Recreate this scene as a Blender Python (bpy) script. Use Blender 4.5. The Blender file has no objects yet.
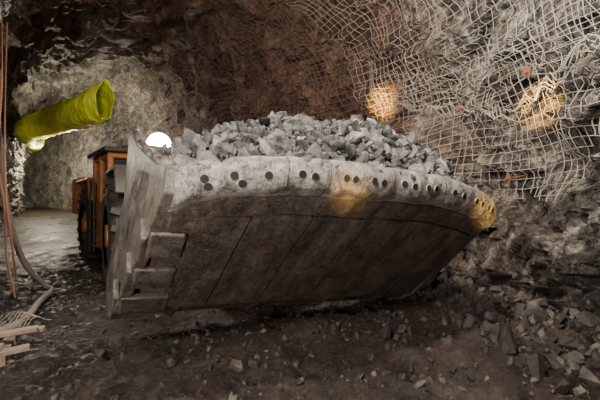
import bpy, bmesh, math, random
from mathutils import Vector, Matrix, Euler, noise
random.seed(7)
R = random.random
def U(a,b): return a+(b-a)*R()
C = bpy.context.scene.collection

# ------------------------------------------------------------------ materials
def newmat(name):
    m=bpy.data.materials.new(name); m.use_nodes=True
    nt=m.node_tree; nt.nodes.clear()
    o=nt.nodes.new('ShaderNodeOutputMaterial'); b=nt.nodes.new('ShaderNodeBsdfPrincipled')
    nt.links.new(b.outputs[0],o.inputs[0])
    return m,nt,b
def noise_n(nt,vec,scale,detail=6,rough=.6,dist=0):
    n=nt.nodes.new('ShaderNodeTexNoise'); n.inputs['Scale'].default_value=scale
    n.inputs['Detail'].default_value=detail; n.inputs['Roughness'].default_value=rough
    n.inputs['Distortion'].default_value=dist
    nt.links.new(vec,n.inputs['Vector']); return n.outputs['Fac']
def ramp(nt,fac,stops):
    r=nt.nodes.new('ShaderNodeValToRGB'); e=r.color_ramp.elements
    while len(e)>1: e.remove(e[0])
    e[0].position=stops[0][0]; e[0].color=(*stops[0][1],1)
    for p,c in stops[1:]:
        x=e.new(p); x.color=(*c,1)
    nt.links.new(fac,r.inputs[0]); return r.outputs[0]
def mix(nt,f,a,b,mode='MIX'):
    m=nt.nodes.new('ShaderNodeMix'); m.data_type='RGBA'; m.blend_type=mode
    if isinstance(f,(int,float)): m.inputs[0].default_value=f
    else: nt.links.new(f,m.inputs[0])
    for i,x in ((6,a),(7,b)):
        if isinstance(x,tuple): m.inputs[i].default_value=(*x,1)
        else: nt.links.new(x,m.inputs[i])
    return m.outputs[2]
def maprange(nt,v,a,b,c=0,d=1):
    m=nt.nodes.new('ShaderNodeMapRange'); nt.links.new(v,m.inputs[0])
    for i,x in enumerate((a,b,c,d)): m.inputs[i+1].default_value=x
    return m.outputs[0]
def math_n(nt,op,a,b):
    m=nt.nodes.new('ShaderNodeMath'); m.operation=op
    for i,x in enumerate((a,b)):
        if isinstance(x,(int,float)): m.inputs[i].default_value=x
        else: nt.links.new(x,m.inputs[i])
    return m.outputs[0]
def bump(nt,h,b,strength=.5,dist=.03):
    n=nt.nodes.new('ShaderNodeBump'); n.inputs['Strength'].default_value=strength
    n.inputs['Distance'].default_value=dist
    nt.links.new(h,n.inputs['Height']); nt.links.new(n.outputs[0],b.inputs['Normal'])
def geo(nt): return nt.nodes.new('ShaderNodeNewGeometry')

def mat_rockwall():
    m,nt,b=newmat('fractured_rock')
    g=geo(nt); P=g.outputs['Position']
    n1=noise_n(nt,P,1.6,9,.7,.8); n2=noise_n(nt,P,6,9,.75); n3=noise_n(nt,P,.45,4,.5,.3)
    n4=noise_n(nt,P,9,6,.75,.5)
    f=math_n(nt,'ADD',math_n(nt,'MULTIPLY',n1,.6),math_n(nt,'MULTIPLY',n4,.4))
    grey=ramp(nt,f,[(.40,(.014,.011,.009)),(.47,(.065,.053,.044)),(.53,(.18,.155,.13)),(.58,(.38,.345,.295)),(.64,(.7,.66,.59))])
    brown=ramp(nt,f,[(.38,(.02,.011,.008)),(.5,(.10,.054,.036)),(.62,(.26,.155,.11))])
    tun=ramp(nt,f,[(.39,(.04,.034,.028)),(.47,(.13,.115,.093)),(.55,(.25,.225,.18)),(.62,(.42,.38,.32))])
    s=nt.nodes.new('ShaderNodeSeparateXYZ'); nt.links.new(P,s.inputs[0])
    ya=maprange(nt,s.outputs['Y'],5.6,7.3)
    mk=math_n(nt,'MULTIPLY',ya,maprange(nt,n3,.2,.5,.7,1))
    mk=math_n(nt,'MAXIMUM',mk,maprange(nt,n3,.52,.66,0,.55))
    col=mix(nt,mk,grey,brown)
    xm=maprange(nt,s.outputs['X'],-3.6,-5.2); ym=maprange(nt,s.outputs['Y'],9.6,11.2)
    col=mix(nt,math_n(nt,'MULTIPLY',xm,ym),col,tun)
    v=nt.nodes.new('ShaderNodeTexVoronoi'); v.feature='DISTANCE_TO_EDGE'; v.inputs['Scale'].default_value=2.6
    va=nt.nodes.new('ShaderNodeVectorMath'); va.operation='ADD'
    nn=nt.nodes.new('ShaderNodeTexNoise'); nn.inputs['Scale'].default_value=2; nn.inputs['Detail'].default_value=6
    nt.links.new(P,nn.inputs['Vector']); nt.links.new(P,va.inputs[0]); nt.links.new(nn.outputs['Color'],va.inputs[1])
    nt.links.new(va.outputs[0],v.inputs['Vector'])
    crack=maprange(nt,v.outputs['Distance'],0,.03)
    col=mix(nt,math_n(nt,'MULTIPLY',maprange(nt,crack,0,1,1,0),.6),col,(.015,.012,.01))
    nt.links.new(col,b.inputs['Base Color']); b.inputs['Roughness'].default_value=.6
    h=math_n(nt,'ADD',n2,math_n(nt,'MULTIPLY',crack,.4))
    h=math_n(nt,'ADD',h,math_n(nt,'MULTIPLY',n1,1.5))
    bump(nt,h,b,1,.14); return m
def mat_floor():
    m,nt,b=newmat('muddy_gravel'); P=geo(nt).outputs['Position']
    n1=noise_n(nt,P,1.1,8,.65,.4); n2=noise_n(nt,P,26,6,.75); n3=noise_n(nt,P,7,8,.7)
    c=ramp(nt,n1,[(.3,(.017,.012,.010)),(.5,(.045,.031,.024)),(.7,(.09,.065,.049))])
    c=mix(nt,maprange(nt,n2,.54,.66,0,.7),c,(.14,.108,.085))
    c=mix(nt,maprange(nt,n3,.5,.36,0,.75),c,(.012,.009,.008))
    nt.links.new(c,b.inputs['Base Color'])
    nt.links.new(maprange(nt,n1,.35,.65,.22,.6),b.inputs['Roughness'])
    bump(nt,math_n(nt,'ADD',math_n(nt,'MULTIPLY',n2,.6),n3),b,1,.08); return m
def mat_rock(name,dark,light,sc=9):
    m,nt,b=newmat(name); g=geo(nt); P=g.outputs['Position']
    n=noise_n(nt,P,sc,7,.7)
    r=maprange(nt,g.outputs['Random Per Island'],0,1,-.24,.15)
    f=math_n(nt,'ADD',n,r)
    c=ramp(nt,f,[(.3,dark),(.55,tuple((a+b_)/2.7 for a,b_ in zip(dark,light))),(.78,light)])
    nt.links.new(c,b.inputs['Base Color']); b.inputs['Roughness'].default_value=.7
    bump(nt,noise_n(nt,P,sc*4,6,.7),b,.9,.022); return m
def mat_metal(name,dark,light,rough=.5,metal=.4,sc=4,stretch=(1,1,1),lo=.35,hi=.68,bs=.35,bd=.01,blot=None,scr=False):
    m,nt,b=newmat(name)
    tc=nt.nodes.new('ShaderNodeTexCoord'); mp=nt.nodes.new('ShaderNodeMapping')
    mp.inputs['Scale'].default_value=stretch; nt.links.new(tc.outputs['Object'],mp.inputs[0])
    n=noise_n(nt,mp.outputs[0],sc,9,.75,.3); n2=noise_n(nt,tc.outputs['Object'],sc*9,6,.75)
    f=math_n(nt,'ADD',math_n(nt,'MULTIPLY',n,.6),math_n(nt,'MULTIPLY',n2,.4))
    c=ramp(nt,f,[(lo,dark),(hi,light)])
    if blot:
        n3=noise_n(nt,tc.outputs['Object'],3.1,9,.78,.5)
        c=mix(nt,maprange(nt,n3,.48,.64,0,.75),c,blot)
        n4=noise_n(nt,tc.outputs['Object'],15,5,.7,.2)
        c=mix(nt,maprange(nt,n4,.57,.65,0,.8),c,tuple(x*.3 for x in blot))
    if scr:
        n6=noise_n(nt,tc.outputs['Object'],30,4,.8,.4)
        c=mix(nt,maprange(nt,n6,.59,.65,0,.7),c,(.36,.32,.28))
        n7=noise_n(nt,tc.outputs['Object'],5,3,.6,.4)
        c=mix(nt,maprange(nt,n7,.62,.72,0,.5),c,(.17,.07,.04))
    nt.links.new(c,b.inputs['Base Color']); b.inputs['Metallic'].default_value=metal
    nt.links.new(maprange(nt,n2,.3,.7,rough-.12,rough+.2),b.inputs['Roughness'])
    bump(nt,f,b,bs,bd); return m
def mat_plain(name,col,rough=.6,metal=0):
    return mat_metal(name,tuple(x*.6 for x in col),col,rough,metal,5)
def mat_emit(name,col,st):
    m,nt,b=newmat(name); b.inputs['Emission Color'].default_value=(*col,1); b.inputs['Emission Strength'].default_value=st
    return m
M_wall=mat_rockwall(); M_floor=mat_floor()
M_ore=mat_rock('ore_rock',(.028,.026,.024),(.36,.34,.31))
M_rub=mat_rock('floor_rubble_rock',(.02,.016,.013),(.15,.122,.10),7)
M_plate=mat_metal('worn_bucket_steel',(.045,.036,.030),(.22,.18,.15),.42,.3,4.2,(1,.8,.6),.41,.60,.9,.025,(.075,.052,.040),True)
M_lip=mat_metal('polished_lip_steel',(.07,.06,.053),(.48,.44,.40),.40,.3,7,(1,1,1),.42,.57,1,.03,(.19,.15,.125))
M_side=mat_metal('dusty_side_steel',(.045,.037,.031),(.25,.215,.185),.5,.2,7,(1,1,.8),.42,.60,.9,.02,(.10,.078,.062))
M_dark=mat_plain('hole_shade_black',(.010,.009,.008),.8)  # black that paints the shade inside the lip holes
M_joint=mat_plain('packed_joint_dirt',(.05,.042,.036),.8)
M_seam=mat_plain('seam_shadow_steel',(.012,.009,.008),.8)
M_orange=mat_metal('orange_paint_dirty',(.20,.085,.035),(.55,.19,.045),.45,0,1.6,(1,1,1),.40,.56,.15,.004)
M_frame=mat_plain('dark_frame_steel',(.07,.055,.047),.6,.2)
M_tire=mat_plain('tyre_rubber_muddy',(.05,.042,.036),.85)
M_net=mat_metal('dusty_wire',(.12,.10,.085),(.44,.385,.32),.6,.1,2)
M_netd=mat_metal('rusty_wire',(.06,.037,.028),(.2,.14,.11),.7,.1,2)
M_rust=mat_plain('rusty_plate',(.30,.10,.06),.7,.2)
M_glass=mat_plain('cab_glass_dark',(.02,.02,.022),.2)
M_lamp=mat_emit('lamp_lens',(1,.96,.88),250)
M_hose=mat_plain('dusty_hose',(.22,.175,.14),.7)
M_cable=mat_plain('orange_brown_cable',(.3,.14,.08),.6)
M_wood=mat_metal('weathered_wood',(.13,.09,.06),(.34,.26,.2),.8,0,3,(1,8,1))
def mat_duct():
    m,nt,b=newmat('yellow_duct_fabric'); P=geo(nt).outputs['Position']
    c=ramp(nt,noise_n(nt,P,3,5,.6),[(.3,(.64,.66,.04)),(.65,(.90,.92,.10))])
    nt.links.new(c,b.inputs['Base Color']); b.inputs['Roughness'].default_value=.45
    bump(nt,noise_n(nt,P,6,4,.5),b,.7,.08)
    tr=nt.nodes.new('ShaderNodeBsdfTranslucent'); nt.links.new(c,tr.inputs['Color'])
    ms=nt.nodes.new('ShaderNodeMixShader'); ms.inputs[0].default_value=.35
    out=[n for n in nt.nodes if n.type=='OUTPUT_MATERIAL'][0]
    nt.links.new(b.outputs[0],ms.inputs[1]); nt.links.new(tr.outputs[0],ms.inputs[2]); nt.links.new(ms.outputs[0],out.inputs[0])
    return m
M_duct=mat_duct()

# ------------------------------------------------------------------ helpers
def mk(name,V,F,mat,parent=None,smooth=False,bevel=0,mw=None):
    me=bpy.data.meshes.new(name); me.from_pydata([tuple(v) for v in V],[],F)
    bm=bmesh.new(); bm.from_mesh(me); bmesh.ops.recalc_face_normals(bm,faces=bm.faces) if bevel or mw else None
    bm.to_mesh(me); bm.free()
    me.materials.append(mat)
    if smooth:
        for p in me.polygons: p.use_smooth=True
    o=bpy.data.objects.new(name,me); C.objects.link(o)
    if parent: o.parent=parent
    if bevel:
        b=o.modifiers.new('bevel','BEVEL'); b.width=bevel; b.segments=2; b.limit_method='ANGLE'; b.angle_limit=.6
    return o
def box(V,F,c,s,rot=None,taper=1.0):
    i=len(V); r=rot or Matrix.Identity(3)
    for z in(-1,1):
        for x,y in((-1,-1),(1,-1),(1,1),(-1,1)):
            k=taper if z>0 else 1
            V.append(Vector(c)+r@Vector((x*s[0]/2*k,y*s[1]/2*k,z*s[2]/2)))
    F+= [(i,i+3,i+2,i+1),(i+4,i+5,i+6,i+7)]+[(i+a,i+(a+1)%4,i+4+(a+1)%4,i+4+a) for a in range(4)]
def cyl(V,F,a,b,r1,r2=None,n=20,caps=True):
    r2=r1 if r2 is None else r2
    a=Vector(a);b=Vector(b); d=(b-a).normalized(); q=d.to_track_quat('Z','Y').to_matrix(); i=len(V)
    for c,r in((a,r1),(b,r2)):
        for k in range(n):
            t=2*math.pi*k/n; V.append(c+q@Vector((r*math.cos(t),r*math.sin(t),0)))
    F+=[(i+k,i+(k+1)%n,i+n+(k+1)%n,i+n+k) for k in range(n)]
    if caps: F.append(tuple(range(i+n-1,i-1,-1))); F.append(tuple(range(i+n,i+2*n)))
def curve(name,splines,r,mat,parent=None,smooth=True,res=2):
    cu=bpy.data.curves.new(name,'CURVE'); cu.dimensions='3D'; cu.bevel_depth=r; cu.bevel_resolution=res
    for pts in splines:
        if len(pts)<2: continue
        s=cu.splines.new('POLY'); s.points.add(len(pts)-1)
        for p,q in zip(s.points,pts): p.co=(*q,1)
    cu.materials.append(mat)
    o=bpy.data.objects.new(name,cu); C.objects.link(o)
    if parent: o.parent=parent
    return o
def empty(name,loc=(0,0,0),rz=0):
    o=bpy.data.objects.new(name,None); C.objects.link(o); o.location=loc; o.rotation_euler=(0,0,rz); return o
def crom(pts,t):
    n=len(pts)-1; i=max(0,min(int(t),n-1)); f=t-i
    g=lambda k:pts[max(0,min(k,n))]
    r=[]
    for a,b,c,d in zip(g(i-1),g(i),g(i+1),g(i+2)):
        r.append(.5*(2*b+(c-a)*f+(2*a-5*b+4*c-d)*f*f+(3*b-a-3*c+d)*f**3))
    return r
def smooth01(x): x=max(0,min(1,x)); return x*x*(3-2*x)

# ------------------------------------------------------------------ tunnel shell
SEC=[(-3.6,-5.0, 3.9,-5.0,5.4),
     (-3.6,-1.0, 3.9,-1.0,5.4),
     (-3.7, 2.0, 3.6, 2.0,5.5),
     (-4.0, 4.2, 3.2,4.2,5.6),
     (-5.0,6.0, 2.85,6.0,5.8),
     (-6.4, 7.8, 1.85,7.9,6.0),
     (-7.9, 9.6, 0.3, 9.3,6.0),
     (-9.3,11.7,-1.7,10.7,5.8),
     (-11.2,14.6,-3.9,13.4,5.6),
     (-13.8,19.0,-7.2,17.2,5.4),
     (-17.0,24.4,-11.2,22.4,5.3),
     (-22.5,29.5,-18.,26.0,5.2),
     (-31.,33.,-29.,28.5,5.0)]
NP=3.0
def floor_z(x,y):
    d=max(0,(y-11)); return .075*d*smooth01(d/4)
def facets(P,sc,amp):
    Q=P*sc; d,p=noise.voronoi(Q)
    c=p[0]; tv=noise.noise_vector(c*5.1)
    return amp*(tv.dot(Q-c)*1.7+.9*noise.noise(c*3.3))
def shell(t,th,full=True,zfix=None):
    lx,ly,rx,ry,H=crom(SEC,t)
    L=Vector((lx,ly,0));Rr=Vector((rx,ry,0)); mid=(L+Rr)/2; half=(Rr-L)/2
    c=math.cos(th); s=max(0,math.sin(th))
    P=mid+half*(math.copysign(abs(c)**(2/NP),c)); z=H*s**(2/NP)
    if th<0: z=-.5*(-th)/.15
    if th>math.pi: z=-.5*(th-math.pi)/.15
    P.z=z+floor_z(P.x,P.y)
    n=Vector((-half.normalized().x*c,-half.normalized().y*c,-s)); n.normalize()
    Q=Vector((P.x,P.y,P.z))
    d=.30*noise.fractal(Q*.45,.8,2.1,3)
    if full:
        W=Q+.35*noise.noise_vector(Q*1.1)
        W2=Vector((W.x,W.y,W.z*1.25+W.x*.35))
        d+=facets(W2,.9,.32)+facets(W2+Vector((9,2,4)),2.1,.22)+facets(W2+Vector((1,8,3)),4.6,.11)
    return P+n*d, n
def tparams():
    ts=[];t=0.0
    while t<len(SEC)-1:
        ts.append(t)
        t+= .05 if t<2.2 else (.0115 if t<7.2 else (.025 if t<9.5 else .05))
    ts.append(len(SEC)-1-1e-6); return ts
TS=tparams()
def thlist():
    r=[-.15]; n=180
    for i in range(n+1): r.append(math.pi*i/n)
    r.append(math.pi+.15)
    out=[]
    for a,b in zip(r,r[1:]):
        out.append(a)
        if a<.55: out.append((a+b)/2)
    out.append(r[-1]); return out
TH=thlist()
def rem(th):
    if th<=0 or th>=math.pi: return th
    x=th/math.pi
    k=abs(2*x-1); k2=1-(1-k)**1.5 if k<1 else 1
    return math.pi*(.5+.5*math.copysign(k2,2*x-1))
TH=[rem(t) for t in TH]
grid=[[shell(t,th)[0] for th in TH] for t in TS]
def piece(name,j0,j1):
    V=[];F=[];w=j1-j0+1
    for row in grid: V+=row[j0:j1+1]
    for i in range(len(TS)-1):
        for j in range(w-1):
            a=i*w+j; F.append((a,a+1,a+w+1,a+w))
    return mk(name,V,F,M_wall)
ja=min(range(len(TH)),key=lambda j:abs(TH[j]-.85)); jb=min(range(len(TH)),key=lambda j:abs(TH[j]-(math.pi-.85)))
piece('wall_right',0,ja); piece('ceiling',ja,jb); piece('wall_left',jb,len(TH)-1)
for nm,row in(('wall_back',grid[0]),('wall_far',grid[-1])):
    c=sum(row,Vector())/len(row); V=[c]+row
    mk(nm,V,[(0,i,i+1) for i in range(1,len(row))],M_wall)

# ------------------------------------------------------------------ floor
def fz(x,y):
    z=floor_z(x,y); P=Vector((x,y,0))
    near=1 if y<14 else .5
    z+=.07*noise.fractal(P*.6,.8,2,3)+near*(.055*noise.fractal(P*2.3+Vector((3,1,0)),.7,2.1,4)+.035*abs(noise.noise(P*9))+.024*noise.noise(P*19))
    c=noise.noise(P*.5)*.3
    r=(y-3.1-.28*x-c)
    for off in(0,.95): z-=.06*math.exp(-((r+off)/.2)**2)
    wx=3.1-.15*max(0,y-4)
    z+=.22*smooth01((x-wx+.8)/1.1) if y<9 else 0
    return z
def spaced(a,b,f0,f1,fine,coarse):
    r=[a];x=a
    while x<b:
        if f0<=x<=f1: x+=fine
        else:
            d=min(abs(x-f0),abs(x-f1)); x+=min(coarse,fine+.06*d)
        r.append(x)
    return r
XS=spaced(-32,5,-4.5,3.8,.032,.5); YS=spaced(-6,36,1.8,8,.032,.5)
V=[Vector((x,y,fz(x,y))) for y in YS for x in XS]; w=len(XS)
F=[(j*w+i,j*w+i+1,(j+1)*w+i+1,(j+1)*w+i) for j in range(len(YS)-1) for i in range(w-1)]
mk('floor',V,F,M_floor)

# ------------------------------------------------------------------ rocks
TPL=[]
for k in range(30):
    bm=bmesh.new()
    for i in range(random.choice((9,11,14,18,22))):
        v=Vector((random.gauss(0,1),random.gauss(0,1),random.gauss(0,1))).normalized()*U(.75,1.1)
        bm.verts.new((v.x*U(.8,1.),v.y*U(.75,1),v.z*U(.65,.95)))
    r=bmesh.ops.convex_hull(bm,input=bm.verts[:])
    for v in [v for v in bm.verts if not v.link_faces]: bm.verts.remove(v)
    bmesh.ops.bevel(bm,geom=bm.edges[:],offset=.03,segments=1,affect='EDGES')
    for v in bm.verts:
        if v.co.length>1.05: v.co*=1.05/v.co.length
    bm.verts.index_update()
    TPL.append(([v.co.copy() for v in bm.verts],[tuple(v.index for v in f.verts) for f in bm.faces])); bm.free()
def rock(V,F,c,s,flat=1.,rot=None,k=None):
    tv,tf=random.choice(TPL) if k is None else TPL[k]; i=len(V)
    r=(rot or Euler((U(0,6.3),U(0,6.3),U(0,6.3)))).to_matrix(); sc=Vector((U(.8,1.25),U(.65,1.1),U(.5,.9)*flat))*s
    for v in tv: V.append(Vector(c)+r@Vector((v.x*sc.x,v.y*sc.y,v.z*sc.z)))
    F+=[tuple(i+a for a in f) for f in tf]
V=[];F=[]
def inside(x,y):
    for t in range(2,30):
        lx,ly,rx,ry,H=crom(SEC,t*.4)
        if abs(ly-y)<.7 or abs(ry-y)<.7:
            if lx+.2<x<rx+.05: return True
    return False
for i in range(8500):
    y=1.9+(R()**1.3)*8; x=U(-4.5,3.2)
    if not inside(x,y): continue
    dens=.3+.7*smooth01((noise.noise(Vector((x,y,5))*.8)+.2)*2)
    wx=3.1-.15*max(0,y-4)
    if x>wx-1.3: dens=1
    if R()>dens: continue
    s=.010+.055*R()**4
    if x>wx-1.2: s*=1.7
    rock(V,F,(x,y,fz(x,y)+s*.15),s)
for i in range(420):
    y=U(3,8.5); wx=3.05-.16*max(0,y-4); x=wx-abs(random.gauss(0,.42))
    s=.03+.13*R()**3.5; rock(V,F,(x,y,fz(x,y)+s*.2),s)
def gp(px,py,dz=0):
    d=(1.4-dz)*400/(py-203); return ((px-300)/400*d,d)
for px,py,s in((508,352,.20),(536,378,.15),(550,364,.13),(522,368,.12),(575,352,.13),(386,338,.14),(402,333,.09),(100,363,.12),(172,366,.09),(236,372,.09),(280,352,.05),
               (330,360,.05),(447,345,.08),(470,372,.07),(60,340,.07),(300,385,.05),(210,352,.05),(560,392,.12),(430,362,.05),(590,385,.13),(14,300,.12),(38,300,.09),(22,312,.1),(590,340,.2),(560,335,.15),(470,330,.12)):
    x,y=gp(px,py); rock(V,F,(x,y,fz(x,y)+s*.3),s,.85)
mk('floor_rubble',V,F,M_rub)

# ------------------------------------------------------------------ loader
OX,OY=-.825,2.64; RZ=math.radians(30)
LD=empty('underground_loader',(OX,OY,0),RZ)
W=3.4; Z0=1.56; roll=math.radians(4)
def BK(s,p,z):
    return Vector((s*math.cos(roll)+z*math.sin(roll), p, Z0+z*math.cos(roll)-s*math.sin(roll)))
def bow(s):
    k=abs(2*s/W-1); return .23*(1-k**3.2)-.05*smooth01((k-.93)/.07)
outer=[(.18,.10,1),(.09,.105,1),(.02,.095,1),(-.025,.06,1),(-.04,.0,1),(-.035,-.07,1),(-.01,-.125,1),(.03,-.16,1),(.12,-.185,1),
       (1.15,-1.10,0),(1.33,-1.2,0),(1.55,-1.22,0),(1.78,-1.14,0),(1.98,-.94,0),(2.1,-.6,0),(2.16,-.1,0),(2.2,.5,0),(2.12,.52,0),
       (2.06,-.1,0),(1.95,-.55,0),(1.7,-.95,0),(1.3,-1.08,0),(1.1,-.98,0),(.35,-.1,1)]
def bpt(s,p,z,k):
    b=bow(s)*k; 
    wv=noise.noise(Vector((s*2.3,z*2,1)))*.03*k + noise.noise(Vector((s*8,z*4,4)))*.012*k
    ch=-.035*k*math.exp(-((s%.62-.31)/.05)**2) if z>.05 else 0
    return BK(s,p-b*.72+wv,z+b*.72+wv*.8+ch*(1 if noise.noise(Vector((int(s/.62)*1.7,3,3)))>-.1 else 0))
ns=150
prof=[[bpt(W*i/ns,*q) for q in outer] for i in range(ns+1)]
V=[v for r in prof for v in r]; m=len(outer)
lipF=[];plF=[]
for i in range(ns):
    for j in range(m):
        f=(i*m+j,(i+1)*m+j,(i+1)*m+(j+1)%m,i*m+(j+1)%m)
        (lipF if j<8 or j==m-1 else plF).append(f)
caps=[tuple(range(m)),tuple(ns*m+j for j in range(m-1,-1,-1))]
o=mk('bucket_shell',V,lipF+plF+caps,M_plate,LD,mw=1); o.data.materials.append(M_lip)
o.data.polygons.foreach_set('material_index',[1]*len(lipF)+[0]*(len(plF)+2))
for p in o.data.polygons[:len(lipF)]: p.use_smooth=True
V=[];F=[];V2=[];F2=[]
face=[(.06,-.025),(.0,-.04),(-.07,-.035),(-.125,-.01),(-.16,.03)]
def lipface(s,z):
    for (z0,p0),(z1,p1) in zip(face,face[1:]):
        if z1<=z<=z0:
            k=(z0-z)/(z0-z1); return bpt(s,p0+(p1-p0)*k,z,1)
hs=[(.17,0),(.20,1),(.36,0),(.42,1),(.60,.2),(.86,.1),(.96,.2),(1.24,.1),(1.33,.2),(1.52,.1),(1.62,.2),(1.86,.1),(1.98,.2),(2.14,.1),(2.26,.2),(2.52,.2),(2.66,.3),(2.86,.3),(2.98,.4),(3.14,.4),(3.24,.5)]
for s,q in hs:
    z=-.035-.055*q
    a=lipface(s,z); du=(lipface(s+.03,z)-lipface(s-.03,z)); dv=(lipface(s,z+.03)-lipface(s,z-.03))
    d=du.cross(dv).normalized()
    if d.y>0: d=-d
    cyl(V,F,a-d*.03,a+d*.009,.036,.031,n=20); cyl(V2,F2,a-d*.02,a+d*.0105,.029,.029,n=18)
mk('lip_bolt_rims',V,F,M_lip,LD); mk('lip_hole_shade_discs',V2,F2,M_dark,LD)  # dark discs sit proud of the lip; hole shade is in their colour
V=[];F=[]
for s in(.75,1.1,1.42,1.75,2.05,2.4,2.75):
    path=[bpt(s,*q) for q in outer[2:9]]
    for a,b in zip(path,path[1:]):
        cyl(V,F,a,b,.003,n=6)
mk('lip_segment_joints',V,F,M_joint,LD)
def plate(s,q,off):
    a=bpt(s,.12,-.185,1); b=bpt(s,1.15,-1.10,0); P=a.lerp(b,q)
    return P+Vector((0,-.67,-.74))*off
def slab(V,F,s0,s1,q0,q1,t,n=8,sh=0):
    i0=len(V)
    for off in(0,t):
        for a in range(n+1):
            for b in range(n+1):
                q=q0+(q1-q0)*b/n; s=s0+(s1-s0)*a/n+sh*q
                V.append(plate(s,q,off-.002+(.010*noise.noise(Vector((s*4,q*5,2))) if off else 0)))
    k=n+1; h=k*k
    for a in range(n):
        for b in range(n):
            v=i0+a*k+b; F.append((v+h,v+k+h,v+k+1+h,v+1+h))
    for a in range(n):
        for v,w_ in((i0+a*k,i0+(a+1)*k),(i0+a*k+n,i0+(a+1)*k+n),(i0+a,i0+a+1),(i0+n*k+a,i0+n*k+a+1)):
            F.append((v,w_,w_+h,v+h))
V=[];F=[]
ed=[.20,.62,1.16,1.70,2.34,2.86,3.36]
for a,b in zip(ed,ed[1:]):
    slab(V,F,a+.011,b-.011,.14,.985,.032)
slab(V,F,.03,3.37,.0,.128,.020,40)
mk('wear_plates',V,F,M_plate,LD,mw=1)
V=[];F=[]
for a in ed[1:-1]: slab(V,F,a-.011,a+.011,.13,.985,.006,3)
slab(V,F,.05,3.35,.128,.141,.008,40)
mk('seam_shadow_strips',V,F,M_seam,LD,mw=1)  # near-black strips paint the shadow in the gaps between wear plates
V=[];F=[]
for s in (.34,1.16,2.02,2.86):
    for (p0,z0),(p1,z1) in zip([(1.13,-1.11),(1.33,-1.22),(1.55,-1.24)],[(1.33,-1.22),(1.55,-1.24),(1.79,-1.16)]):
        a=BK(s,p0,z0);b=BK(s,p1,z1); cyl(V,F,a,b,.03,n=8)
mk('heel_ribs',V,F,M_frame,LD)
side=[(.03,.09),(.0,-.10),(.12,-.19),(1.12,-1.13),(1.33,-1.24),(1.56,-1.26),(1.8,-1.18),(2.02,-.97),(2.14,-.6),(2.2,-.1),(2.24,.56),(1.95,.60),(1.5,.42),(.9,.26),(.4,.14)]
for nm,s0,s1 in(('cheek_plate_left',-.06,.04),('cheek_plate_right',W-.04,W+.05)):
    V=[];F=[];n=len(side)
    for s in(s0,s1):
        for p,z in side:
            fl=-.14*smooth01((-z)/1.1) if s<1 else 0
            V.append(BK(s+fl,p,z))
    F=[tuple(range(n)),tuple(range(2*n-1,n-1,-1))]+[(i,(i+1)%n,n+(i+1)%n,n+i) for i in range(n)]
    mk(nm,V,F,M_side,LD,bevel=.015)
V=[];F=[]
for s in(-.02,W+.02):
    pts=[BK(s,p,z) for p,z in [(.12,.09),(.4,.15),(.9,.27),(1.5,.43),(1.95,.61),(2.24,.57)]]
    for a,b in zip(pts,pts[1:]): cyl(V,F,a,b,.04,n=10)
mk('cheek_rims',V,F,M_side,LD,smooth=True)
V=[];F=[]
pd=Vector((0,1.03,-.915)).normalized(); xx=Vector((1,0,-.07)).normalized()
rm=Matrix((xx,pd,xx.cross(pd).normalized())).transposed()
for q,l,wd,th,ex in((.30,.30,.26,.035,.01),(.62,.28,.32,.05,.05),(.92,.26,.40,.065,.10)):
    s=(wd/2-.06-ex)
    box(V,F,plate(s,q,.015),(wd,l,th),rm)
    box(V,F,plate(-.085-ex,q,-.07),(.05,l,.20),rm)
mk('heel_shrouds',V,F,M_side,LD,bevel=.026)
V=[];F=[]
for p0,z0,p1,z1 in((1.0,.1,1.6,-.85),):
    a=BK(-.075,p0,z0); b=BK(-.165,p1,z1); d=(b-a); q=d.to_track_quat('Z','X').to_matrix()
    box(V,F,(a+b)/2,(.10,.04,d.length),q)
mk('cheek_rib',V,F,M_side,LD,bevel=.01)

def wheel(name,cx,cy,side_,parent,r=.88,w=.62):
    V=[];F=[];n=40
    pr=[(-.5,.56),(-.52,.72),(-.47,.88),(-.38,.97),(-.2,1.),(.2,1.),(.38,.97),(.47,.88),(.52,.72),(.5,.56)]
    for k in range(n):
        a=2*math.pi*k/n
        for x,q in pr: V.append(Vector((x*w,q*r*math.cos(a),q*r*math.sin(a))))
    m_=len(pr)
    for k in range(n):
        for j in range(m_-1):
            a=k*m_+j;b=((k+1)%n)*m_+j; F.append((a,b,b+1,a+1))
    for k in range(22):
        for sgn in(-1,1):
            a=2*math.pi*(k+(.25 if sgn>0 else 0))/22
            rot=Matrix.Rotation(a,3,'X')@Matrix.Rotation(sgn*.35,3,'Z')
            box(V,F,Matrix.Rotation(a,3,'X')@Vector((sgn*w*.25,0,r*1.0)),(w*.5,.09,.07),rot)
    t=mk(name+'_tyre',V,F,M_tire,parent); t.location=(cx,cy,r)
    V=[];F=[]; s=side_
    cyl(V,F,(-s*.3*w,0,0),(s*.36*w,0,0),.57*r,.50*r,28,False)
    cyl(V,F,(s*.12*w,0,0),(s*.2*w,0,0),.55*r,.5*r,28)
    cyl(V,F,(s*.2*w,0,0),(s*.5*w,0,0),.26*r,.2*r,20)
    for k in range(12):
        a=math.pi*k/6; c=Vector((s*.2*w,.36*r*math.cos(a),.36*r*math.sin(a))); cyl(V,F,c,c+Vector((s*.05,0,0)),.03,n=6)
    h=mk(name+'_rim',V,F,M_orange,parent); h.location=(cx,cy,r)
wheel('front_left_wheel',.20,4.25,-1,LD); wheel('front_right_wheel',3.1,4.25,1,LD)
V=[];F=[]
box(V,F,(1.7,4.3,1.0),(1.5,2.9,.8)); box(V,F,(1.7,5.5,1.25),(1.0,.7,1.2)); box(V,F,(1.7,4.25,.88),(2.4,.4,.4))
box(V,F,(1.15,3.4,1.55),(.18,1.6,.5),Matrix.Rotation(.25,3,'X')); box(V,F,(2.25,3.4,1.55),(.18,1.6,.5),Matrix.Rotation(.25,3,'X'))
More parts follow.
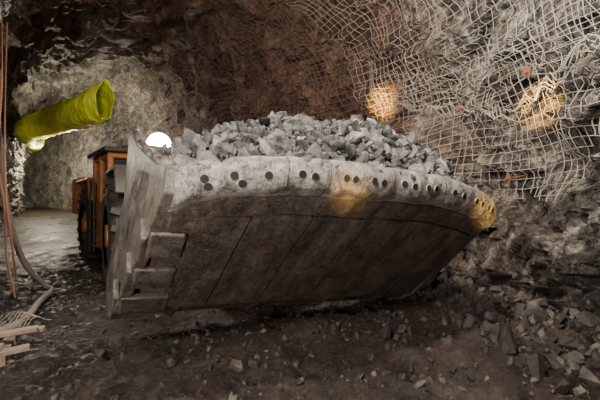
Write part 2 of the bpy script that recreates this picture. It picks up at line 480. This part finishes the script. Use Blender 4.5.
box(V,F,(1.15,2.55,1.05),(.18,1.0,.45),Matrix.Rotation(.7,3,'X')); box(V,F,(2.25,2.55,1.05),(.18,1.0,.45),Matrix.Rotation(.7,3,'X'))
cyl(V,F,(.9,2.35,.75),(2.5,2.35,.75),.11); cyl(V,F,(.9,4.6,1.75),(2.5,4.6,1.75),.12)
cyl(V,F,(1.7,2.4,1.6),(1.7,4.7,1.8),.12)
mk('front_frame_and_boom',V,F,M_frame,LD,bevel=.02)
V=[];F=[]
for x in(.3,3.1):
    box(V,F,(x,4.25,1.92),(.72,1.5,.06)); box(V,F,(x,3.42,1.72),(.72,.06,.42),Matrix.Rotation(-.5,3,'X')); box(V,F,(x,5.08,1.72),(.72,.06,.42),Matrix.Rotation(.5,3,'X'))
mk('front_fenders',V,F,M_frame,LD,bevel=.015)
for i,x in enumerate((.42,3.05)):
    V=[];F=[]; cyl(V,F,(x,2.98,1.9),(x,2.86,2.16),.025,n=8); box(V,F,(x,3.3,1.9),(.06,.75,.06))
    cyl(V,F,(x,2.92,2.18),(x,2.80,2.17),.10,.165); mk('headlamp_housing_%d'%(i+1),V,F,M_frame,LD)
    V=[];F=[]; cyl(V,F,(x,2.80,2.17),(x,2.76,2.17),.155,.13); mk('headlamp_lens_%d'%(i+1),V,F,M_lamp,LD)
RF=empty('rear_frame',(1.7,5.9,0),math.radians(7)); RF.parent=LD
wheel('rear_left_wheel',-1.42,2.5,-1,RF); wheel('rear_right_wheel',1.42,2.5,1,RF)
V=[];F=[]
box(V,F,(0,2.6,1.15),(1.9,5.0,1.0)); box(V,F,(0,3.4,1.85),(2.3,3.4,.7),taper=.92)
box(V,F,(-1.4,2.5,1.93),(.75,1.7,.07)); box(V,F,(1.4,2.5,1.93),(.75,1.7,.07))
box(V,F,(-1.4,1.55,1.7),(.75,.07,.55),Matrix.Rotation(-.45,3,'X')); box(V,F,(-1.4,3.45,1.7),(.75,.07,.55),Matrix.Rotation(.45,3,'X'))
box(V,F,(0,5.3,1.3),(2.7,.9,1.2)); box(V,F,(-1.3,4.4,1.6),(.7,1.0,1.0))
mk('engine_hood_and_frame',V,F,M_orange,RF,bevel=.04)
V=[];F=[]
box(V,F,(-1.1,.75,.95),(1.15,1.5,1.0)); box(V,F,(-1.1,-.05,1.15),(1.15,.12,1.5))
for x,y in((-1.63,.05),(-1.63,1.45),(-.57,.05),(-.57,1.45),(-1.63,.8)): box(V,F,(x,y,1.9),(.12,.12,1.0))
box(V,F,(-1.1,.75,2.32),(1.15,1.55,.12))
mk('operator_cab',V,F,M_orange,RF,bevel=.05)
V=[];F=[]; box(V,F,(-1.1,.75,2.42),(1.35,1.8,.09)); box(V,F,(-1.1,.3,2.5),(.5,.3,.12)); mk('cab_roof',V,F,M_frame,RF,bevel=.02)
V=[];F=[]; box(V,F,(-1.1,.75,1.85),(.98,1.34,.85)); mk('cab_glass',V,F,M_glass,RF)
V=[];F=[]
for z in(.5,.8,1.1): box(V,F,(-1.72,1.2,z),(.1,.4,.04))
for y in(1.0,1.4): cyl(V,F,(-1.75,y,.4),(-1.75,y,1.9),.02,n=8)
# front guard hoses, grab bar and vent louvres on the cab front
for z in(1.0,1.1,1.2,1.3): box(V,F,(-1.1,-.12,z),(.8,.03,.03))
cyl(V,F,(-1.5,-.16,.7),(-1.5,-.16,1.8),.02,n=8); cyl(V,F,(-.75,-.16,.7),(-.75,-.16,1.8),.02,n=8)
mk('cab_ladder_and_grab_bars',V,F,M_frame,RF)
V=[];F=[]
cyl(V,F,(-.8,5.76,2.0),(-.8,5.84,2.0),.11); cyl(V,F,(.8,5.76,2.0),(.8,5.84,2.0),.11)
mk('rear_lamp_lenses',V,F,mat_emit('rear_lamp_lens',(1,.93,.8),12),RF)

# ------------------------------------------------------------------ ore heap
LM=Matrix.Translation((OX,OY,0))@Matrix.Rotation(RZ,4,'Z')
fs=[(0,.24),(.3,.42),(.7,.62),(1.1,.77),(1.5,.84),(2.1,.90),(2.6,.93),(3.0,.88),(3.25,.72),(3.4,.48)]
def fS(s):
    for (a,b),(c,d) in zip(fs,fs[1:]):
        if a<=s<=c: return b+(d-b)*(s-a)/(c-a)
    return .3
def heap(s,p):
    k=(p+.72*bow(s))/1.3
    g=smooth01(min(k,1))**.72 if k<1 else 1-.35*(k-1)
    base=.12+.17*(1-(abs(2*s/W-1))**3)*max(0,1-k)
    return base+fS(s)*g*.96-.11+.07*noise.noise(Vector((s*1.7,p*1.7,9)))
V=[];F=[]
nx,ny=40,26
for i in range(nx+1):
    for j in range(ny+1):
        s=.06+(W-.12)*i/nx; p0=.12-.72*bow(s); p=p0+(2.08-p0)*j/ny
        V.append(LM@BK(s,p,heap(s,p)-.10))
for i in range(nx):
    for j in range(ny):
        a=i*(ny+1)+j; F.append((a,a+1,a+ny+2,a+ny+1))
for i in range(5200):
    s=U(.03,W-.03); p0=-.02-.72*bow(s); p=U(p0,1.9)
    sz=.012+.12*R()**4.5
    if p<p0+.12: sz=min(sz,.05)
    rock(V,F,LM@BK(s,p,heap(s,p)+U(-.06,.03)),sz,.95)
for i in range(190):
    s=U(.15,W-.1); p0=.15-.72*bow(s); p=U(p0,1.6); sz=U(.06,.125)
    rock(V,F,LM@BK(s,p,heap(s,p)+U(-.04,.02)),sz,.95)
for s,p,sz in((.32,.75,.18),(.5,.5,.12),(.95,.75,.16),(1.3,1.1,.16),(1.75,.6,.14),(2.25,1.0,.17),(2.0,.35,.12),(2.6,.6,.16),(2.95,.8,.16),(3.15,.5,.15),(3.0,.35,.13),(.85,1.2,.14),(1.5,.3,.12),(1.1,.25,.10),(.6,.2,.09),(2.4,.25,.1),(3.25,.8,.15)):
    rock(V,F,LM@BK(s,p,heap(s,p)+sz*.15),sz,.9)
mk('ore_rock_pile',V,F,M_ore)

# ------------------------------------------------------------------ wire netting
def net(name,side_,t0,t1,zmax,zmin,cell,off,mat,r,warp=.05,shear=0,seed=0,hole=.0,ztop=None):
    tt=[];acc=0;prev=None;t=t0
    while t<=t1:
        lx,ly,rx,ry,H=crom(SEC,t); P=Vector((rx,ry)) if side_>0 else Vector((lx,ly))
        if prev is not None: acc+=(P-prev).length
        tt.append((acc,t)); prev=P; t+=.02
    def tof(u):
        for (a,b),(c,d) in zip(tt,tt[1:]):
            if a<=u<=c: return b+(d-b)*(u-a)/(c-a)
        return None
    tot=tt[-1][0]
    def pt(u,z):
        q=Vector((u*.9+seed,z*.9,seed))
        wv=noise.noise_vector(q*1.1)*warp+noise.noise_vector(q*3)*warp*.3
        uu=u+wv.x*2+shear*z; zz=z+wv.y*2
        if uu<0 or uu>tot: return None
        t=tof(uu)
        if t is None: return None
        H=crom(SEC,t)[4]
        if zz>H*.985: return None
        zz=max(.02,zz)
        th=math.asin((zz/H)**(NP/2)); th=th if side_>0 else math.pi-th
        P,n=shell(t,th,True); P0,n0=shell(t,th,False)
        dd=max((P-P0).dot(n),-.06)
        k=off+.09*noise.noise(Vector((uu*.9,zz*.9,seed+3)))
        X=P0+n*(dd*.6+.10+k)
        if zz<zmin(uu,t)+.25*noise.noise(Vector((uu*2.3,seed,1))): return None
        if ztop and zz>ztop(uu,t)+.3*noise.noise(Vector((uu*1.9,seed,7))): return None
        return X
    sub=2; nu=int(tot/cell); nz=int(zmax/cell); S=[]
    for i in range(nu+1):
        cur=[]
        for j in range(nz*sub+1):
            X=pt(i*cell,j*cell/sub)
            if X is None:
                if len(cur)>1:S.append(cur)
                cur=[]
            else: cur.append(X)
        if len(cur)>1:S.append(cur)
    for j in range(nz+1):
        cur=[]
        for i in range(nu*sub+1):
            X=pt(i*cell/sub,j*cell)
            if X is None:
                if len(cur)>1:S.append(cur)
                cur=[]
            else: cur.append(X)
        if len(cur)>1:S.append(cur)
    return curve(name,S,r,mat,res=1)
def lin(pts):
    def f(x):
        if x<=pts[0][0]: return pts[0][1]
        for (a,b),(c,d) in zip(pts,pts[1:]):
            if x<=c: return b+(d-b)*(x-a)/(c-a)
        return pts[-1][1]
    return f
zb=lin([(2.3,2.1),(2.9,2.0),(3.2,1.5),(3.7,1.4),(4.1,1.7),(4.6,2.3),(5.2,2.8)])
net('wire_netting',1,2.2,5.2,5.75,lambda u,t:zb(t),.125,.0,M_net,.005,.035,0,1)
zc=lin([(2.4,3.4),(3.0,2.9),(3.5,2.6),(4.0,2.8),(4.6,3.2),(5.2,3.6)])
net('wire_netting',1,2.5,5.0,5.4,lambda u,t:zc(t),.125,.12,M_net,.005,.10,.10,5,0,lambda u,t:zc(t)+.75)
net('wire_netting',1,5.1,8.0,5.9,lambda u,t:1.6,.135,.02,M_netd,.0055,.035,0,9)
net('wire_netting',-1,2.2,3.6,5.2,lambda u,t:1.9,.125,.02,M_net,.005,.04,0,4)
S=[]
for k in range(4):
    cur=[]
    for i in range(70):
        t=2.6+2.2*i/69; H=crom(SEC,t)[4]; z=zc(t)+.08*math.sin(i*.7+k)+.05*math.sin(i*1.9+k*2)
        th=math.asin((z/H)**(NP/2)); P,n=shell(t,th,False); cur.append(P+n*(.24+.05*math.sin(i*1.1+k*1.7)))
    S.append(cur)
curve('netting_hem_wires',S,.007,M_net)
for t,z in((3.3,3.05),(4.1,2.9),(3.75,1.75),(5.0,2.9)):
    H=crom(SEC,t)[4]; th=math.asin((z/H)**(NP/2)); P,n=shell(t,th,False); P=P+n*.24
    q=n.to_track_quat('Z','Y').to_matrix()@Matrix.Rotation(U(0,1.5),3,'Z'); V=[];F=[]
    box(V,F,P,(.11,.11,.01),q); cyl(V,F,P-n*.3,P+n*.05,.012,n=8); cyl(V,F,P,P+n*.03,.025,n=6)
    mk('rock_bolt',V,F,M_rust)

# ------------------------------------------------------------------ yellow ventilation duct
path=[Vector(p) for p in((-4.40,9.0,3.72),(-5.15,9.7,3.66),(-6.5,10.9,3.72),(-8.1,12.5,3.84),(-9.9,14.5,4.02),(-12.2,18.0,4.4),(-14.8,22.4,4.8),(-18,26.5,5.1))]
def along(k):
    return Vector(crom([tuple(p) for p in path],k))
V=[];F=[];n=36;st=150
for i in range(st+1):
    k=(len(path)-1)*i/st; P=along(k); T=(along(min(k+.05,len(path)-1.0001))-along(max(k-.05,0))).normalized()
    sx=T.cross(Vector((0,0,1))).normalized(); up=sx.cross(T)
    r=.38*(1+.03*math.sin(i*1.9)); fl=smooth01(1-i/20)
    for j in range(n):
        a=2*math.pi*j/n
        rx=r*(1-.5*fl); rz=r*(1+.10*fl)
        wob=1+.14*noise.noise(Vector((math.cos(a)*2,math.sin(a)*2,i*.22)))+.03*math.sin(a*5+i*.3)
        V.append(P+sx*rx*math.cos(a)*wob+up*(rz*math.sin(a)*wob)+T*(-.12*math.sin(a) if i==0 else 0))
for i in range(st):
    for j in range(n): F.append((i*n+j,i*n+(j+1)%n,(i+1)*n+(j+1)%n,(i+1)*n+j))
o=mk('ventilation_duct',V,F,M_duct,smooth=True); s=o.modifiers.new('solid','SOLIDIFY'); s.thickness=.01
S=[]
for k in(.6,1.5,2.5,3.4): P=along(k); S.append([P+Vector((0,0,.3)),P+Vector((-.05,.05,1.9))])
curve('duct_hanger_wires',S,.005,M_netd)

# ------------------------------------------------------------------ hose, cables, planks, scrap netting
def sm(pts,n=10):
    T=[tuple(p) for p in pts]; return [Vector(crom(T,i/n)) for i in range((len(pts)-1)*n)]+[Vector(pts[-1])]
curve('water_hose',[sm([(-4.1,5.4,3.2),(-4.0,5.3,2.2),(-4.0,5.5,1.2),(-4.05,5.9,.5),(-4.0,6.3,.1),(-3.75,6.05,.08),(-3.45,5.3,.09),(-3.15,4.6,.08),(-3.05,4.1,.09),(-3.3,3.5,.1)])],.04,M_hose,res=4)
dx=-.16
curve('hanging_cables',[sm([(-3.75+dx,5.2,4.2),(-3.65+dx,5.1,3.0),(-3.62+dx,5.0,2.0),(-3.68+dx,5.2,1.3),(-3.8+dx,5.4,.7),(-3.75+dx,5.5,.1)]),
    sm([(-3.72+dx,5.0,2.1),(-3.66+dx,4.95,2.0),(-3.62+dx,4.9,1.9),(-3.64+dx,5.0,1.7),(-3.7+dx,5.1,2.4)]),
    sm([(-3.74+dx,5.3,3.8),(-3.76+dx,5.3,2.4),(-3.66+dx,5.2,1.5),(-3.66+dx,5.3,.9),(-3.8+dx,5.6,.3)])],.013,M_cable,res=3)
V=[];F=[]
for x,y,z,a,l in((-2.64,3.55,.20,.5,.7),(-2.68,3.72,.16,.35,.7),(-2.52,3.35,.10,.6,.6),(-2.77,3.3,.13,.4,.7)):
    box(V,F,(x-.1,y,z+.02),(l,.11,.035),Matrix.Rotation(a,3,'Z')@Matrix.Rotation(-.06,3,'Y'))
for x,y in((-2.9,3.4),(-2.65,3.6)): box(V,F,(x,y,.07),(.09,.6,.08),Matrix.Rotation(.5,3,'Z'))
mk('wooden_pallet_planks',V,F,M_wood,bevel=.004)
S=[]
for k in range(9):
    S.append([Vector((-3.45+.07*k+.02*math.sin(i+k),4.15+.07*i,.10+.05*math.sin(i*.9+k*.6))) for i in range(8)])
for i in range(8):
    S.append([Vector((-3.45+.07*k,4.15+.07*i,.10+.05*math.sin(i*.9+k*.6))) for k in range(9)])
curve('scrap_wire_netting',S,.005,M_net,res=1)

# ------------------------------------------------------------------ lights
def light(name,kind,loc,energy,col,target=None,**k):
    l=bpy.data.lights.new(name,kind); l.energy=energy; l.color=col
    for a,v in k.items(): setattr(l,a,v)
    o=bpy.data.objects.new(name,l); C.objects.link(o); o.location=loc
    if target: o.rotation_euler=(Vector(target)-Vector(loc)).to_track_quat('-Z','Y').to_euler()
    return o
light('strobe_softbox_main','AREA',(-1.2,.2,3.4),290,(1,.93,.84),(1.4,5,1.5),size=.4)
light('low_fill','AREA',(-1.2,.1,1.0),95,(1,.89,.78),(.8,4,1.0),size=.35)  # added low fill to lift the bucket underside
light('wall_fill','AREA',(.6,2.6,4.7),360,(1,.92,.81),(3.0,5.0,1.6),size=.25)  # added grazing light to bring out the right wall's relief
light('brow_fill','POINT',(-.4,5.8,3.9),125,(1,.74,.56),shadow_soft_size=.15)  # added local light for the rock brow, no fixture there
light('duct_fill','SPOT',(-2.6,4.2,3.2),420,(1,.97,.88),(-4.9,9.6,3.7),spot_size=.32,spot_blend=.6,shadow_soft_size=.1)  # added spot that only brightens the duct
light('tunnel_lamp','POINT',(-7.4,13.3,3.2),680,(1,.91,.74),shadow_soft_size=.15)
light('tunnel_lamp','POINT',(-13.5,21,3.6),700,(1,.9,.74),shadow_soft_size=.2)
hl=LM@Vector((.42,2.66,2.2))
light('headlamp_beam','POINT',hl,140,(1,.95,.85),shadow_soft_size=.1)
def rel(v): return LM@Vector(v)
src=rel((3.1,2.6,2.9))
light('work_lamp_beam','SPOT',src,3000,(1,.58,.13),(1.45,7.6,3.3),spot_size=.44,spot_blend=1,shadow_soft_size=.04)
light('work_lamp_beam','SPOT',(1.5,2.6,2.5),4600,(1,.58,.14),(2.95,4.9,2.62),spot_size=.22,spot_blend=1,shadow_soft_size=.03)
light('cap_lamp_beam','SPOT',(.6,-.3,1.7),1300,(1,.58,.14),(.38,3.45,1.48),spot_size=.12,spot_blend=1,shadow_soft_size=.02)
light('cap_lamp_beam','SPOT',(1.0,-.3,1.7),3400,(1,.58,.14),(2.00,4.25,1.36),spot_size=.12,spot_blend=1,shadow_soft_size=.02)

w_=bpy.data.worlds.new('World'); bpy.context.scene.world=w_; w_.use_nodes=True
w_.node_tree.nodes['Background'].inputs[0].default_value=(.01,.009,.008,1)

cam=bpy.data.cameras.new('Camera'); co=bpy.data.objects.new('Camera',cam); C.objects.link(co)
cam.lens=24; cam.sensor_width=36; co.location=(0,0,1.4); co.rotation_euler=(math.radians(90.43),0,0)
bpy.context.scene.camera=co
print('BUILT',len(bpy.data.objects))
